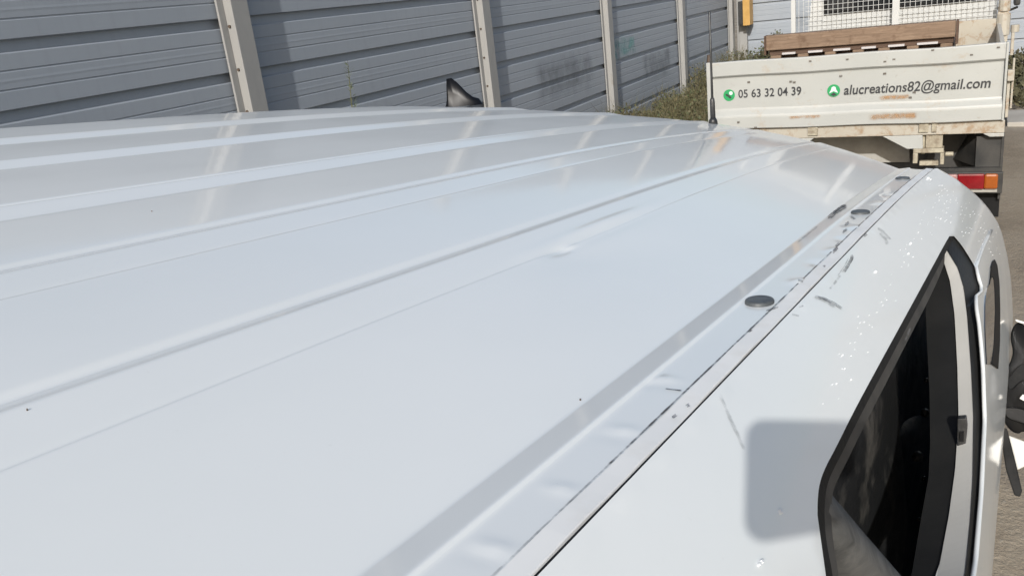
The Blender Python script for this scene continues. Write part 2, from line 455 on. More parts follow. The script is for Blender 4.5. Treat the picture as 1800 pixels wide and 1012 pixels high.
TMAX = float(_st[-1])
def side_uz(t): return float(np.interp(t, _st, _su)), float(np.interp(t, _st, _sz))
def U_of_z(z): return float(np.interp(-z, -_sz, _su))
def t_of_z(z): return float(np.interp(-z, -_sz, _st))
def S(a, t, d=0):
    u, z = side_uz(t); e = .004
    u2, z2 = side_uz(min(t + e, TMAX)); u1, z1 = side_uz(max(t - e, 0))
    tu, tz = u2 - u1, z2 - z1; L = math.hypot(tu, tz)
    nu, nz = tz / L, -tu / L                          # outward: towards smaller u / larger z
    return V(u - nu * d, a, z + zf(a) - nz * d)       # d > 0 goes into the van
def hit_side(x, y, d=0, smax=7):
    dr = pray(x, y); du, da, dn = -dr.dot(LX), dr.dot(AX), dr.dot(NX)
    def f(s):
        u, a, z = du * s, da * s, H + dn * s - zf(da * s)
        return u - d - U_of_z(min(z, .0016)) if z < .0016 else -1
    s = .05; st = .004
    while s < smax:
        if f(s) > 0:
            lo, hi = s - st, s
            for _ in range(25):
                mid = (lo + hi) / 2
                if f(mid) > 0: hi = mid
                else: lo = mid
            return da * hi, t_of_z(H + dn * hi - zf(da * hi)), CAM + dr * hi
        s += st
    return None

def resample(P, n):
    P = np.array(P, float); L = np.concatenate([[0], np.cumsum(np.hypot(*np.diff(P, axis=0).T))])
    q = np.linspace(0, L[-1], n); return [(float(np.interp(k, L, P[:, 0])), float(np.interp(k, L, P[:, 1]))) for k in q]

A0 = -1.55                                            # rear end of the body
van_base = V(.9, .8, 0); van_base.z = 0
van = empty('white_van', van_base, 'dented white van with a ribbed roof and a smashed side window in the foreground', 'van')

# roof sheet
us = []
for i in range(len(RP) - 1):
    u0, u1 = RP[i][0], RP[i+1][0]
    n = max(1, int(math.ceil((u1 - u0) / (.0005 if u1 - u0 < .002 else .0016 if u1 - u0 < .03 else .012))))
    if False: pass
    if u1 - u0 >= .03:
        us += [u0, u0 + .002, u0 + .004] + list(np.linspace(u0 + .004, u1 - .004, n + 1))[1:-1] + [u1 - .004, u1 - .002]
    else: us += list(np.linspace(u0, u1, n, endpoint=False))
us.append(RP[-1][0]); us = sorted(set(round(u, 5) for u in us))
rows = []
qs = np.unique(np.concatenate([np.linspace(A0 - .02, .18, 40), np.linspace(.18, 1.5, 330), np.linspace(1.5, 2.06, 60)]))
_o, _l, _a, _n = (np.array(v) for v in (ORG, LX, AX, NX))
for u in us:
    ae = a_end(u)
    A = np.concatenate([qs, np.linspace(2.06, ae, 46)[1:]])
    z = zc(u) - .024 * (np.maximum(A - 1.1, 0) / 1.2) ** 2.2
    for (du, da, su, sa, h) in DENTS: z = z + h * np.exp(-((u - du) / su) ** 2 - ((A - da) / sa) ** 2)
    z0 = z[-1]
    A = np.concatenate([A, ae + np.array([.008, .016, .022, .026, .028, .028])]); z = np.concatenate([z, z0 + np.array([-.0006, -.003, -.007, -.013, -.022, -.03])])
    rows.append([tuple(p) for p in _o - _l * u + A[:, None] * _a + z[:, None] * _n])
roof = MB().grid(rows).build('roof', M['paint'], van, True, fix=False)
# make sure the sheet faces up
if roof.data.polygons[len(roof.data.polygons)//2].normal.z < 0: roof.data.flip_normals()

# right body side with its window opening
def chaikin(P, k=2):
    for _ in range(k):
        Q = [P[0]]
        for a, b in zip(P[:-1], P[1:]): Q += [(a[0]*.75+b[0]*.25, a[1]*.75+b[1]*.25), (a[0]*.25+b[0]*.75, a[1]*.25+b[1]*.75)]
        P = Q + [P[-1]]
    return P
def pxloop(pts, d=0): return [hit_side(x, y, d) for x, y in pts]
TOPEDGE = [(1437, 905), (1437, 880), (1440, 850), (1450, 822), (1470, 785), (1500, 724), (1540, 650), (1580, 577), (1615, 513), (1640, 467), (1660, 430), (1669, 415)]
RIGHTEDGE = [(1677, 415), (1690, 430), (1704, 452), (1715, 471), (1721, 492), (1727, 511), (1723, 518), (1714, 523), (1716, 540), (1720, 570), (1724, 610), (1727, 650), (1730, 739), (1728, 800), (1724, 865), (1714, 985), (1705, 1060)]
hole = [(h[0], h[1]) for h in pxloop(chaikin(TOPEDGE)) + pxloop(chaikin(RIGHTEDGE, 1))]
lowr = hit_side(1460, 1040); a_l = lowr[0]; 
hole += [(hole[-1][0] - .02, t_of_z(-.62)), (a_l + .10, t_of_z(-.62)), (a_l + .01, t_of_z(-.55)), (a_l - .005, lowr[1])]
# front door window: thin sliver seen at grazing angle
FD = [(1743, 462), (1747, 452), (1753, 462), (1757, 490), (1759, 540), (1758.5, 600), (1756, 650)]
PILL = [(2.10, t_of_z(.0)), (2.16, t_of_z(-.03)), (2.30, t_of_z(-.14)), (2.55, t_of_z(-.32)), (2.85, t_of_z(-.55))]
outline = [(A0, 0.0)] + [(float(a), 0.0) for a in np.linspace(A0 + .05, 2.06, 70)] + PILL + [(3.35, t_of_z(-.66)), (3.62, t_of_z(-.80)), (3.70, t_of_z(-1.1)), (3.70, TMAX), (A0, TMAX)]
def inside(p, poly):
    x, y = p; c = False; j = len(poly) - 1
    for i in range(len(poly)):
        xi, yi = poly[i]; xj, yj = poly[j]
        if (yi > y) != (yj > y) and x < (xj - xi) * (y - yi) / (yj - yi) + xi: c = not c
        j = i
    return c
def arch(ac): return [(ac + .34 * math.cos(th), t_of_z(-1.42) - .30 * math.sin(th)) for th in np.linspace(0, math.pi, 14)]
verts = []; edges = []
def addloop(L, closed=True):
    n = len(verts); verts.extend(Vector(p) for p in L)
    edges.extend((n + i, n + i + 1) for i in range(len(L) - 1))
    if closed: edges.append((n + len(L) - 1, n))
addloop(outline); addloop(hole)
ts = list(np.linspace(.004, .03, 7)) + list(np.linspace(.038, .24, 22)) + list(np.linspace(.26, .7, 16)) + list(np.linspace(.76, TMAX - .03, 12))
for t_ in ts:
    for a in np.linspace(A0 + .02, 3.66, 190):
        p = (float(a), float(t_))
        if inside(p, outline) and not inside(p, hole):
            if all((p[0]-q[0])**2 + (p[1]-q[1])**2 > 4e-5 for q in hole) and all((p[0]-q[0])**2 + (p[1]-q[1])**2 > 4e-5 for q in outline): verts.append(Vector(p))
cv, ce, cf, _, _, _ = delaunay_2d_cdt(verts, edges, [], 0, 1e-6)
mb = MB(); mb.v = [tuple(S(p.x, p.y)) for p in cv]
for fc in cf:
    c = (sum(cv[i].x for i in fc) / len(fc), sum(cv[i].y for i in fc) / len(fc))
    if inside(c, outline) and not inside(c, hole): mb.f.append(tuple(fc))
side = mb.build('body_side', M['paint'], van, True, fix=False)
side.data.update()
nsum = sum((p.normal.dot(LX) * p.area for p in side.data.polygons))
if nsum < 0: side.data.flip_normals()

# trim strip between roof channel and body side, with the open seam beside it
rows = []
for a in np.linspace(A0, 2.09, 160):
    wob = .0004 * math.sin(a * 23) + .0003 * math.sin(a * 61)
    rows.append([V(u, a, z + zf(a) + wob * k) for u, z, k in ((.1898, -.010, 0), (.1895, .0002, 1), (.1890, .0009, 1), (.1850, .0005, 1), (.1800, .0000, 1), (.1768, -.0003, 1), (.1760, -.0008, 1), (.1756, -.0016, 0), (.1754, -.012, 0))])
MB().grid(rows).build('trim_strip', M['trim'], van)
rows = [[V(u, a, z + zf(a)) for u, z in ((.1752, -.012), (.1751, -.0009), (.1722, -.0009), (.1700, -.012))] for a in np.linspace(A0, 2.10, 40)]
MB().grid(rows).build('seam_gap_strip', M['black_rubber'], van)  # black strip raised in the seam, standing in for its dark gap
# end caps of channel at the windscreen corner
MB().prism([V(.17, 2.09, -.034), V(.2405, 2.095, -.034), V(.2405, 2.095, zc(.2405) + zf(2.09) - .006), V(.224, 2.095, zf(2.09) - .006), V(.17, 2.09, zf(2.09) - .006)], AX * .02).build('channel_cap', M['paint'], van, bevel=.002)

# roof plugs
for (x, y), r in (((1344, 527), .0138), ((1522, 372), .0138), ((1603, 313), .0138)):
    d = pray(x, y); du, da, dn = -d.dot(LX), d.dot(AX), d.dot(NX)
    s = (H - .003 + .02) / -dn
    s = (H - .003) / -dn if da * (H / -dn) < 1.2 else (H - .003 - zf(da * (H / -dn) * 1.05)) / -dn
    u, a = .2068, da * s
    rows = []
    for rr, zz in ((1.0, -.001), (1.0, .0012), (.97, .0024), (.90, .0031), (.72, .0035), (.66, .0031), (.3, .0034), (.001, .0034)):
        rows.append([V(u + .0132 * rr * math.cos(k * math.pi / 16), a + r * 1.25 * rr * math.sin(k * math.pi / 16), zf(a) + .0004 + zz) for k in range(33)])
    MB().grid(rows).build('roof_plug', M['plug'], van, True)

# whip antenna on the roof front
abase = V(.885, 2.765, zroof(.885, 2.765))
ab = MB(); ab.tube([abase - NX * .004, abase + NX * .012, abase + NX * .02], [.016, .013, .008], 14)
ant = ab.build('antenna', M['black_plastic'], van, True)
top = at_y(1247, 22, abase.y + .03); mid = abase.lerp(top, .22)
MB().tube([abase + NX * .01, abase.lerp(top, .20), abase.lerp(top, .225), abase.lerp(top, .24)], [.0085, .008, .0072, .0045], 10).build('antenna_base_sleeve', M['black_plastic'], ant, True)
MB().tube([mid, abase.lerp(top, .6), top, top + Vector((0,0,.004))], [.0042, .0036, .0036, .001], 8).build('antenna_mast', M['black_plastic'], ant, True)

# ---- window opening dressing
def ribbon(pts_out, pts_in, d0, d1, name, m, back=.02, n=40, parent=van, smooth=True):
    """band between two pixel-measured edges of the opening, at depth d0 (outer) / d1 (inner), with a return into the van"""
    a = resample(pts_out, n); b = resample(pts_in, n); rows = []
    for p, q in zip(a, b):
        hp = hit_side(*p, d0); hq = hit_side(*q, d1)
        if not hp or not hq: continue
        P, Q = hp[2], hq[2]
        rows.append([P - LX * back, P, P.lerp(Q, .33), P.lerp(Q, .66), Q, Q - LX * back])
    return MB().grid(rows).build(name, m, parent, smooth=False)
def at_a(x, y, a):
    """point on the pixel ray in the cross plane of the van at station a"""
    d = pray(x, y); return CAM + d * (a / d.dot(AX))
_re = [hit_side(x, y) for x, y in ((1672, 416), (1690, 430), (1704, 452), (1716, 480), (1719, 540), (1723, 610), (1729, 739), (1727, 800), (1723, 865), (1714, 985), (1700, 1080))]
_ry = [416, 430, 452, 480, 540, 610, 739, 800, 865, 985, 1080]
_pf = np.polyfit(_ry, [h[0] for h in _re], 3)
def pillar_a(y): return float(np.polyval(_pf, min(max(y, 416), 1080)))
def band(pts_out, pts_in, fo, fi, name, m, ret=0.0, n=60, parent=None):
    a = resample(pts_out, n); b = resample(pts_in, n); rows = []
    for p, q in zip(a, b):
        P, Q = fo(*p), fi(*q)
        if P is None or Q is None: continue
        r = [P, P.lerp(Q, .33), P.lerp(Q, .66), Q]
        if ret: r = [P + AX * ret] + r + [Q + AX * ret]
        rows.append(r)
    return MB().grid(rows).build(name, m, parent or van)
def offpx(P, k):
    out = []
    for i, p in enumerate(P):
        a = P[max(i-1, 0)]; b = P[min(i+1, len(P)-1)]; dx, dy = b[0]-a[0], b[1]-a[1]; L = math.hypot(dx, dy)
        out.append((p[0] - dy / L * k, p[1] + dx / L * k))
    return out
TE = [(1470, 1250), (1447, 1020), (1438, 950)] + TOPEDGE
frame_in = [(1490, 1250), (1466, 1018), (1452, 950), (1449, 905), (1450, 880), (1453, 855), (1461, 832), (1480, 796), (1508, 738), (1548, 662), (1587, 588), (1621, 524), (1645, 478), (1661, 447), (1668, 433)]
win = ribbon(chaikin(TE), chaikin(frame_in), .0015, .006, 'window_frame', M['black_rubber'], .012, 140)
lip_out = frame_in[:-1]
lip_in = [(1500, 1250), (1476, 1018), (1464, 950), (1461, 905), (1462, 880), (1465, 860), (1472, 843), (1491, 806), (1518, 750), (1557, 674), (1594, 602), (1627, 538), (1650, 490), (1660, 462)]
ribbon(chaikin(lip_out), chaikin(lip_in), .009, .014, 'window_lip', M['grey_lip'], .012, 120, parent=win)
# black pillar face right of the opening, white jamb, dark seal
JO = [(1660, 432), (1667, 444), (1684, 472), (1694, 506), (1700, 553), (1707, 647), (1711, 732), (1709.5, 842), (1705, 916), (1696, 1008), (1676, 1120)]
def skin(x, y):
    h = hit_side(x, y, .002); return h[2] if h else None
band([(1668, 415), (1677, 415), (1690, 430), (1704, 452), (1715, 471), (1721, 491), (1727, 511), (1715, 523), (1720, 570), (1727, 650), (1730, 739), (1724, 865), (1714, 985), (1690, 1140)], JO,
     skin, lambda x, y: at_a(x, y, pillar_a(y) - .02), 'pillar_cover', M['black_seal'], 0, 80)
JO = [(1660, 432), (1667, 444), (1684, 472), (1694, 506), (1700, 553), (1707, 647), (1711, 732), (1709.5, 842), (1705, 916), (1696, 1008), (1676, 1120)]
JI = [(1652, 448), (1658, 457), (1670, 494), (1678, 553), (1683, 647), (1685, 732), (1679, 824), (1668, 905), (1648, 1011), (1610, 1130)]
band(JO, JI, lambda x, y: at_a(x, y, pillar_a(y) - .018), lambda x, y: at_a(x, y, pillar_a(y) - .009), 'door_jamb', M['jamb'], .03)
SO = [(1651, 452), (1660, 462), (1673, 500), (1681, 553), (1686, 647), (1688, 732), (1682, 824), (1671, 905), (1651, 1011), (1613, 1130)]
SI = [(1648, 462), (1640, 480), (1630, 505), (1627, 540), (1630, 610), (1634, 690), (1635, 780), (1632, 840), (1620, 905), (1602, 1011), (1570, 1130)]
band(SO, SI, lambda x, y: at_a(x, y, pillar_a(y) - .003), lambda x, y: at_a(x, y, pillar_a(y) + .004), 'door_seal', M['black_seal'], .04)
# small black latch striker on the jamb
hs = [at_a(x, y, pillar_a(770) - .024) for x, y in ((1683, 736), (1698, 735), (1700, 752), (1697, 790), (1692, 808), (1682, 810))]
lt = MB().prism(hs, AX * .014).build('door_striker', M['black_plastic'], van, bevel=.001)
hs = [at_a(x, y, pillar_a(770) - .030) for x, y in ((1687, 760), (1694, 760), (1694, 776), (1687, 776))]
MB().prism(hs, AX * .005).build('striker_block', M['gloss_black'], lt)
# dusty bar lying across the lower corner of the opening
def hs3(x, y, d): return hit_side(x, y, d)[2]
bar_u = [hs3(1455, 860, .016), hs3(1520, 937, .030), hs3(1590, 1018, .045), hs3(1640, 1080, .055)]
bar_m = [hs3(1449, 890, .010), hs3(1497, 948, .020), hs3(1556, 1018, .034), hs3(1600, 1080, .045)]
bar_l = [hs3(1440, 935, .020), hs3(1462, 965, .034), hs3(1496, 1016, .048), hs3(1530, 1080, .058)]
rows = [[p - LX * .02, p, p.lerp(q, .55) + LX * .001, q, q.lerp(r_, .5) + LX * .001, r_, r_ - LX * .02] for p, q, r_ in zip(bar_u, bar_m, bar_l)]
MB().grid(rows).build('fallen_trim_bar', M['sill'], van, True)
# interior seen through the opening
def inner(u, a, z): return V(u, a, z + zf(a))
rows = []
for a in np.linspace(A0 + .1, 2.9, 80):
    r = []
    for z in np.linspace(-.035 if a < 2.0 else -.035 - .6 * (a - 2.0), -1.3, 44):
        fold = .05 * math.exp(-((a - .95 - .35 * (z + .5)) / .08) ** 2) + .03 * math.sin(a * 9 + z * 4)
        r.append(inner(max(.165 + fold * .6 + .05 * (z + .4), U_of_z(min(z, 0)) + .05), a, z))
    rows.append(r)
inn = MB().grid(rows).build('interior_panel', M['interior'], van, True)
# a seat back with an edge piping and little buckles
seat = MB()
prof = [hs3(1548, 1120, .22), hs3(1527, 960, .20), hs3(1532, 820, .19), hs3(1542, 780, .19), hs3(1570, 750, .185), hs3(1598, 725, .18), hs3(1622, 690, .17), hs3(1632, 650, .16)]
rows = [[p, p.lerp(q, .08) + LX * .012, p.lerp(q, .3) + LX * .02, p.lerp(q, .7) + LX * .018, q] for p, q in zip(prof, [hs3(1640, 1120, .18), hs3(1640, 960, .16), hs3(1640, 820, .15), hs3(1642, 780, .15), hs3(1644, 750, .15), hs3(1645, 725, .15), hs3(1646, 690, .15), hs3(1648, 650, .15)])]
MB().grid(rows).build('seat_back', M['interior'], van, True)
for (x, y), r in (((1613, 802), .012), ((1626, 725), .010), ((1624, 840), .006), ((1615, 912), .005), ((1628, 668), .006)):
    c = hs3(x, y, .13); MB().tube([c - AX * r, c - AX * r * .4, c + AX * r * .4, c + AX * r], [r * .3, r * .8, r * .8, r * .3], 8).build('seat_fitting', M['black_plastic'], van, True)
# front door: raised edge lip, window sliver, belt moulding
lip = [hit_side(x, y, -.0015)[2] for x, y in resample([(1743, 405), (1728, 437), (1716, 470), (1721, 491), (1727.5, 511), (1715, 522), (1717, 545), (1721, 570), (1725, 610), (1728, 650), (1731, 739), (1725, 865), (1715, 985), (1700, 1080)], 60)]
fdoor = MB().tube(lip, .0028, 8).build('door_edge', M['paint'], van, True)
ribbon([(1742.5, 470), (1745, 460), (1749, 456), (1753.5, 466), (1757, 495), (1758.5, 540), (1758, 600), (1755, 648)], [(1740, 500), (1742, 490), (1745, 485), (1747, 490), (1749, 510), (1750, 545), (1748, 600), (1744, 640)], -.002, -.002, 'front_window_frame', M['black_rubber'], .004, 40)
ribbon([(1740, 500), (1742, 490), (1745, 485), (1747, 490), (1749, 510), (1750, 545), (1748, 600), (1744, 640)], [(1736, 505), (1735, 510), (1733, 520), (1732, 535), (1732, 550), (1732, 575), (1733, 600), (1735, 640)], -.0015, -.0015, 'front_window_glass', M['glass'], .004, 30)

# broken black door mirror hanging off the front corner
mr = 2.35
def mp(x, y, r=mr): return CAM + pray(x, y) * r
mirror = MB()
mirror.prism([mp(*p) for p in chaikin([(1768, 690), (1766, 655), (1776, 636), (1781, 618), (1776, 598), (1777, 580), (1788, 564), (1800, 571), (1832, 590), (1852, 640), (1856, 700), (1848, 745), (1815, 768), (1800, 756), (1788, 764), (1768, 750), (1760, 722), (1768, 690)], 2)[:-1]], pray(1790, 650) * .10)
mirror = mirror.build('door_mirror', M['mirror_black'], van, True, bevel=.010)
for pts, dr, nm, m_ in (([(1770, 668), (1796, 634), (1830, 640), (1820, 664), (1794, 668), (1774, 690), (1770, 668)], -.012, 'mirror_shard', 'broken_black'), ([(1766, 716), (1792, 716), (1830, 730), (1820, 752), (1792, 742), (1768, 734), (1766, 716)], -.014, 'mirror_shard', 'mirror_black'),
                        ([(1792, 700), (1800, 690), (1803, 706), (1792, 700)], -.022, 'mirror_glint', 'jamb'), ([(1785, 561), (1803, 566), (1803, 570), (1786, 565), (1785, 561)], -.02, 'mirror_rim', 'jamb')):  # white chips put glints on the broken mirror as colour
    MB().prism([mp(*p, mr + dr) for p in chaikin(pts, 2)[:-1]], pray(1790, 640) * .03).build(nm, M[m_], mirror, bevel=.003)
MB().prism([mp(*p, mr - .01) for p in ((1733, 668), (1742, 600), (1750, 560), (1757, 552), (1764, 572), (1769, 640), (1766, 740), (1752, 756), (1742, 742))], pray(1750, 650) * .05).build('mirror_mount', M['broken_black'], mirror, bevel=.004)
MB().prism([mp(*p, mr - .03) for p in ((1757, 752), (1770, 752), (1784, 806), (1797, 862), (1793, 873), (1783, 870), (1768, 825))], pray(1780, 810) * .02).build('mirror_bracket', M['broken_black'], mirror, bevel=.003)
MB().prism([mp(*p, mr + .02) for p in ((1772, 764), (1840, 790), (1840, 812), (1800, 820), (1788, 826))], pray(1790, 790) * .04).build('mirror_cover', M['jamb'], mirror, bevel=.004)

# ---- rest of the van body
rows = []
for u in np.linspace(.235, 1.66, 20):
    ae = a_end(u); z = zroof(u, ae)
    q = abs(u - .945) / .715
    rows.append([V(u + (u - .945) * .10 * k, ae + .03 + (.62 - .0 * q) * k, z - .034 - .47 * k - .05 * math.sin(k * 3.14) * -.4) for k in np.linspace(0, 1, 8)])
MB().grid(rows).build('windscreen', M['glass'], van, True)
# left side, rear, bonnet and nose, underside
rows = []
for a in np.linspace(A0, 3.7, 60):
    zt = -.0 if a < 2.1 else (-.55 * (a - 2.1) / .75 if a < 2.85 else -.55 - .3 * (a - 2.85) / .85)
    r = []
    for k in np.linspace(0, 1, 26):
        z = .10 + zt - (.10 + zt + 1.50) * k
        r.append(V(1.76 + .14 * math.sin(min(k * 2.2, 1) * 1.57) if z < .09 else 1.76, a, z + zf(min(a, 2.6))))
    rows.append(r)
MB().grid(rows).build('body_side', M['paint'], van, True)
def rim(a, top):                                      # cross outline at the ends
    return [V(.0 + .17 * 0, a, -1.5)]
rear = []
for k in np.linspace(0, 1, 12):
    rear.append([V(U_of_z(-1.5 * k + .0016 * (1 - k)) + f * (1.9 - U_of_z(-1.5 * k) - .14 * (1 - min(k * 2.2, 1))), A0, -1.5 * k + (zc(min(max(.17 + f * 1.59, .19), 1.76)) * (1 - k) ** 2)) for f in np.linspace(0, 1, 24)])
MB().grid(rear).build('rear_doors', M['paint'], van, True)
MB().prism([V(.30, A0 - .004, -.14), V(.86, A0 - .004, -.10), V(.86, A0 - .004, -.55), V(.26, A0 - .004, -.57)], -AX * .006).build('rear_window', M['glass'], van)
MB().prism([V(.98, A0 - .004, -.09), V(1.58, A0 - .004, -.07), V(1.62, A0 - .004, -.52), V(.98, A0 - .004, -.54)], -AX * .006).build('rear_window', M['glass'], van)
rows = []
for f in np.linspace(0, 1, 16):
    u = .03 + f * 1.83; c = 4 * f * (1 - f)
    rows.append([V(u, a, -.60 - .10 * ((a - 2.75) / .9) ** 2 + .05 * c + zf(2.6)) for a in np.linspace(2.75 + .12 * c - .1, 3.55 + .12 * c, 10)] + [V(u, 3.66 + .12 * c, -.86), V(u, 3.70 + .12 * c, -1.1), V(u, 3.68 + .12 * c, -1.42)])
MB().grid(rows).build('bonnet', M['paint'], van, True)
MB().prism([V(.05, A0 + .02, -1.42), V(1.84, A0 + .02, -1.42), V(1.84, 3.62, -1.42), V(.05, 3.62, -1.42)], NX * .04).build('underbody', M['dark_steel'], van)
def wheel_on_ground(u, a, z_r=.31):
    c = V(u, a, -1.3); c.z = z_r
    mb = MB(); n = 28; rows = []
    for rr, off in ((.19, -.09), (.29, -.10), (z_r, -.07), (z_r, .07), (.29, .10), (.19, .09)):
        rows.append([c + LX * off + (AX * math.cos(k * 2 * math.pi / n) + LX.cross(AX) * math.sin(k * 2 * math.pi / n)) * rr for k in range(n + 1)])
    wh = mb.grid(rows).build('wheel', M['tyre'], van, True)
    rows = [[c + LX * off + (AX * math.cos(k * 2 * math.pi / n) + NX * math.sin(k * 2 * math.pi / n)) * rr for k in range(n + 1)] for rr, off in ((.19, .085), (.17, .06), (.06, .05), (.001, .05))]
    MB().grid(rows).build('rim', M['silver'], wh, True)
for u, a in ((.14, -.75), (1.74, -.75), (1.74, 2.75), (.14, 2.75)): wheel_on_ground(u, a)

# ---- scuffs, grime and specks on the paint
M['scuff'] = alpha_mat('black_scuff', (.05,.05,.052), 90, .28, .62, .85)
M['scuff_soft'] = alpha_mat('grey_scuff', (.26,.26,.26), 60, .34, .70, .5)
M['dirtline'] = alpha_mat('dirt_line', (.07,.06,.05), 38, .33, .56, .95)
def scuff(pts, wpx, m, on='side', n=24, name='scuff_mark', lift=.0007):
    if wpx > 4.5 and m != M['scuff_soft']:
        r_ = random.Random(int(pts[0][0] * 7 + pts[0][1]))
        scuff(pts, wpx, M['scuff_soft'], on, n, name, lift)
        for k in range(3):
            o = (k - 1) * wpx * .3; q = offpx(pts, o); c, e = q[0], q[-1]; f = r_.uniform(0, .25); g_ = r_.uniform(0, .25)
            q[0] = (c[0] + (q[1][0] - c[0]) * f, c[1] + (q[1][1] - c[1]) * f); q[-1] = (e[0] + (q[-2][0] - e[0]) * g_, e[1] + (q[-2][1] - e[1]) * g_)
            scuff(q, wpx * .30 * r_.uniform(.7, 1.3), m, on, n, name, lift + .0002)
        return
    P = resample(pts, n); L = offpx(P, wpx / 2); Rr = offpx(P, -wpx / 2); rows = []
    for trio in zip(L, P, Rr):
        row = []
        for x, y in trio:
            if on == 'roof':
                h = hit_roof(x, y)
                if not h: row = []; break
                row.append(V(h[0], h[1], zroof(*h) + lift))
            else:
                h = hit_side(x, y)
                if not h: row = []; break
                row.append(S(h[0], h[1], -lift))
        if row: rows.append(row)
    if len(rows) > 2: uv_quadstrip(rows, name, m, van)
scuff([(1452, 388), (1468, 374), (1480, 366), (1492, 361)], 9, M['scuff'], 'roof')
scuff([(1462, 378), (1478, 364), (1490, 360)], 5, M['scuff'], 'roof')
scuff([(1440, 396), (1420, 412), (1400, 428)], 6, M['scuff_soft'], 'roof')
for pts, wd in (([(1492, 380), (1505, 386)], 5), ([(1484, 398), (1494, 390)], 6), ([(1480, 410), (1490, 403)], 5), ([(1468, 436), (1476, 428)], 6), ([(1463, 446), (1474, 438)], 5), ([(1440, 462), (1452, 470)], 5), ([(1402, 497), (1412, 498)], 4), ([(1168, 684), (1200, 688)], 4), ([(1315, 585), (1322, 580)], 5), ([(1206, 716), (1213, 712)], 7), ([(1180, 737), (1190, 730)], 6), ([(1345, 548), (1370, 540)], 5)):
    scuff(pts, wd, M['scuff'], 'roof', 8)
scuff([(1498, 446), (1496, 456), (1488, 470), (1480, 482)], 7, M['scuff'])
scuff([(1492, 452), (1484, 468), (1470, 488)], 4, M['scuff_soft'])
scuff([(1478, 482), (1465, 500), (1456, 510)], 8, M['scuff_soft'])
scuff([(1430, 522), (1448, 526), (1465, 534), (1484, 547)], 6, M['scuff'])
scuff([(1428, 520), (1450, 530), (1470, 541)], 12, M['scuff_soft'])
scuff([(1540, 400), (1552, 408), (1566, 424)], 8, M['scuff_soft'])
scuff([(1545, 408), (1556, 420), (1560, 432)], 10, M['scuff_soft'])
scuff([(1518, 417), (1524, 411)], 5, M['scuff'])
scuff([(1403, 541), (1412, 538)], 5, M['scuff_soft']); scuff([(1390, 553), (1405, 556)], 6, M['scuff_soft'])
scuff([(1262, 690), (1272, 712), (1286, 745), (1300, 775), (1310, 800)], 12, M['scuff_soft'])
scuff([(1600, 575), (1590, 600)], 6, M['scuff_soft'])
# dirt lodged along both edges of the trim strip
rows = [[V(u, a, .0004 + zf(a) + .0007) for u in (.1915, .1900, .1885)] for a in np.linspace(.15, 2.05, 60)]
uv_quadstrip(rows, 'dirt_line', M['dirtline'], van)
for x, y in ((267, 372), (48, 721), (1020, 703)):
    h = hit_roof(x, y)
    if not h: continue
    c0 = V(h[0], h[1], zroof(*h)); rr = random.uniform(.0005, .0009)
    MB().tube([c0 - NX * .0005, c0 + NX * .0008, c0 + NX * .0014], [rr, rr * .8, rr * .2], 6).build('dirt_speck', M['bolt'], van)

# crumbs of broken glass lying on the curved side above the window
cr = MB()
def crumb(x, y, size):
    h = hit_side(x, y)
    if not h or h[1] > .5: return
    p = S(h[0], h[1], -.0008)
    n = (S(h[0], h[1], -.01) - S(h[0], h[1], 0)).normalized(); t1 = AX; t2 = n.cross(t1)
    k = random.randint(4, 6); th0 = random.uniform(0, 6.28)
    el_ = random.uniform(.5, 1.6)
    poly = [p - n * .0016 + (t1 * math.cos(th0 + i * 6.283 / k) * el_ + t2 * math.sin(th0 + i * 6.283 / k)) * size * random.uniform(.6, 1.2) for i in range(k)]
    cr.prism(poly, n * (.0016 + size * .9))
for i in range(150):
    q = random.random()
    if q < .55:
        f = random.random(); x = 1638 + f * 108 + random.gauss(0, 9); y = 318 + 95 * f ** 1.4 + random.uniform(-6, 70) * (1 - .35 * f)
    else:
        f = random.random(); x = 1640 - f * 185 + random.gauss(0, 12); y = 395 + f * 320 - random.uniform(0, 40)
    crumb(x, y, random.uniform(.0002, .0005))
for x, y, s_ in ((1631, 314, .0022), (1636, 316, .0012), (1371, 901, .0012), (1370, 897, .0009), (1336, 987, .0012), (1333, 993, .0011), (1600, 428, .0016), (1596, 446, .0016), (1538, 478, .0018)): crumb(x, y, s_)
gc = cr.build('glass_crumbs', M['chrome']); tag(gc, 'scattered white crumbs of broken glass lying on the curved van side', 'broken glass', kind='stuff')

# phone held at the camera, whose shadow falls on the van side
ph_c = CAM + RT * .060 + DN * .026 - FW * .010
Mx = Matrix(((RT.x, -DN.x, -FW.x, ph_c.x), (RT.y, -DN.y, -FW.y, ph_c.y), (RT.z, -DN.z, -FW.z, ph_c.z), (0, 0, 0, 1)))
poly = []
for cx_, cy_, t0 in ((.058, .023, 0), (-.058, .023, 90), (-.058, -.023, 180), (.058, -.023, 270)):
    for k in range(7):
        th = R(t0 + 15 * k); poly.append(Mx @ Vector((cx_ + .012 * math.cos(th), cy_ + .012 * math.sin(th), -.004)))
mbp = MB().prism(poly, -FW * .008)
phone = mbp.build('smartphone', M['gloss_black'], None, bevel=.002); tag(phone, 'black smartphone held above the van side with its shadow on the paint', 'phone')

# ------------------------------------------------------------------ tipper truck
TX0, TX1, TY = -1.781, .172, 6.505
truck = empty('tipper_truck', Vector((-.8, 9.0, 0)), 'white flatbed tipper truck seen from behind with green contact lettering on its tailgate', 'truck')
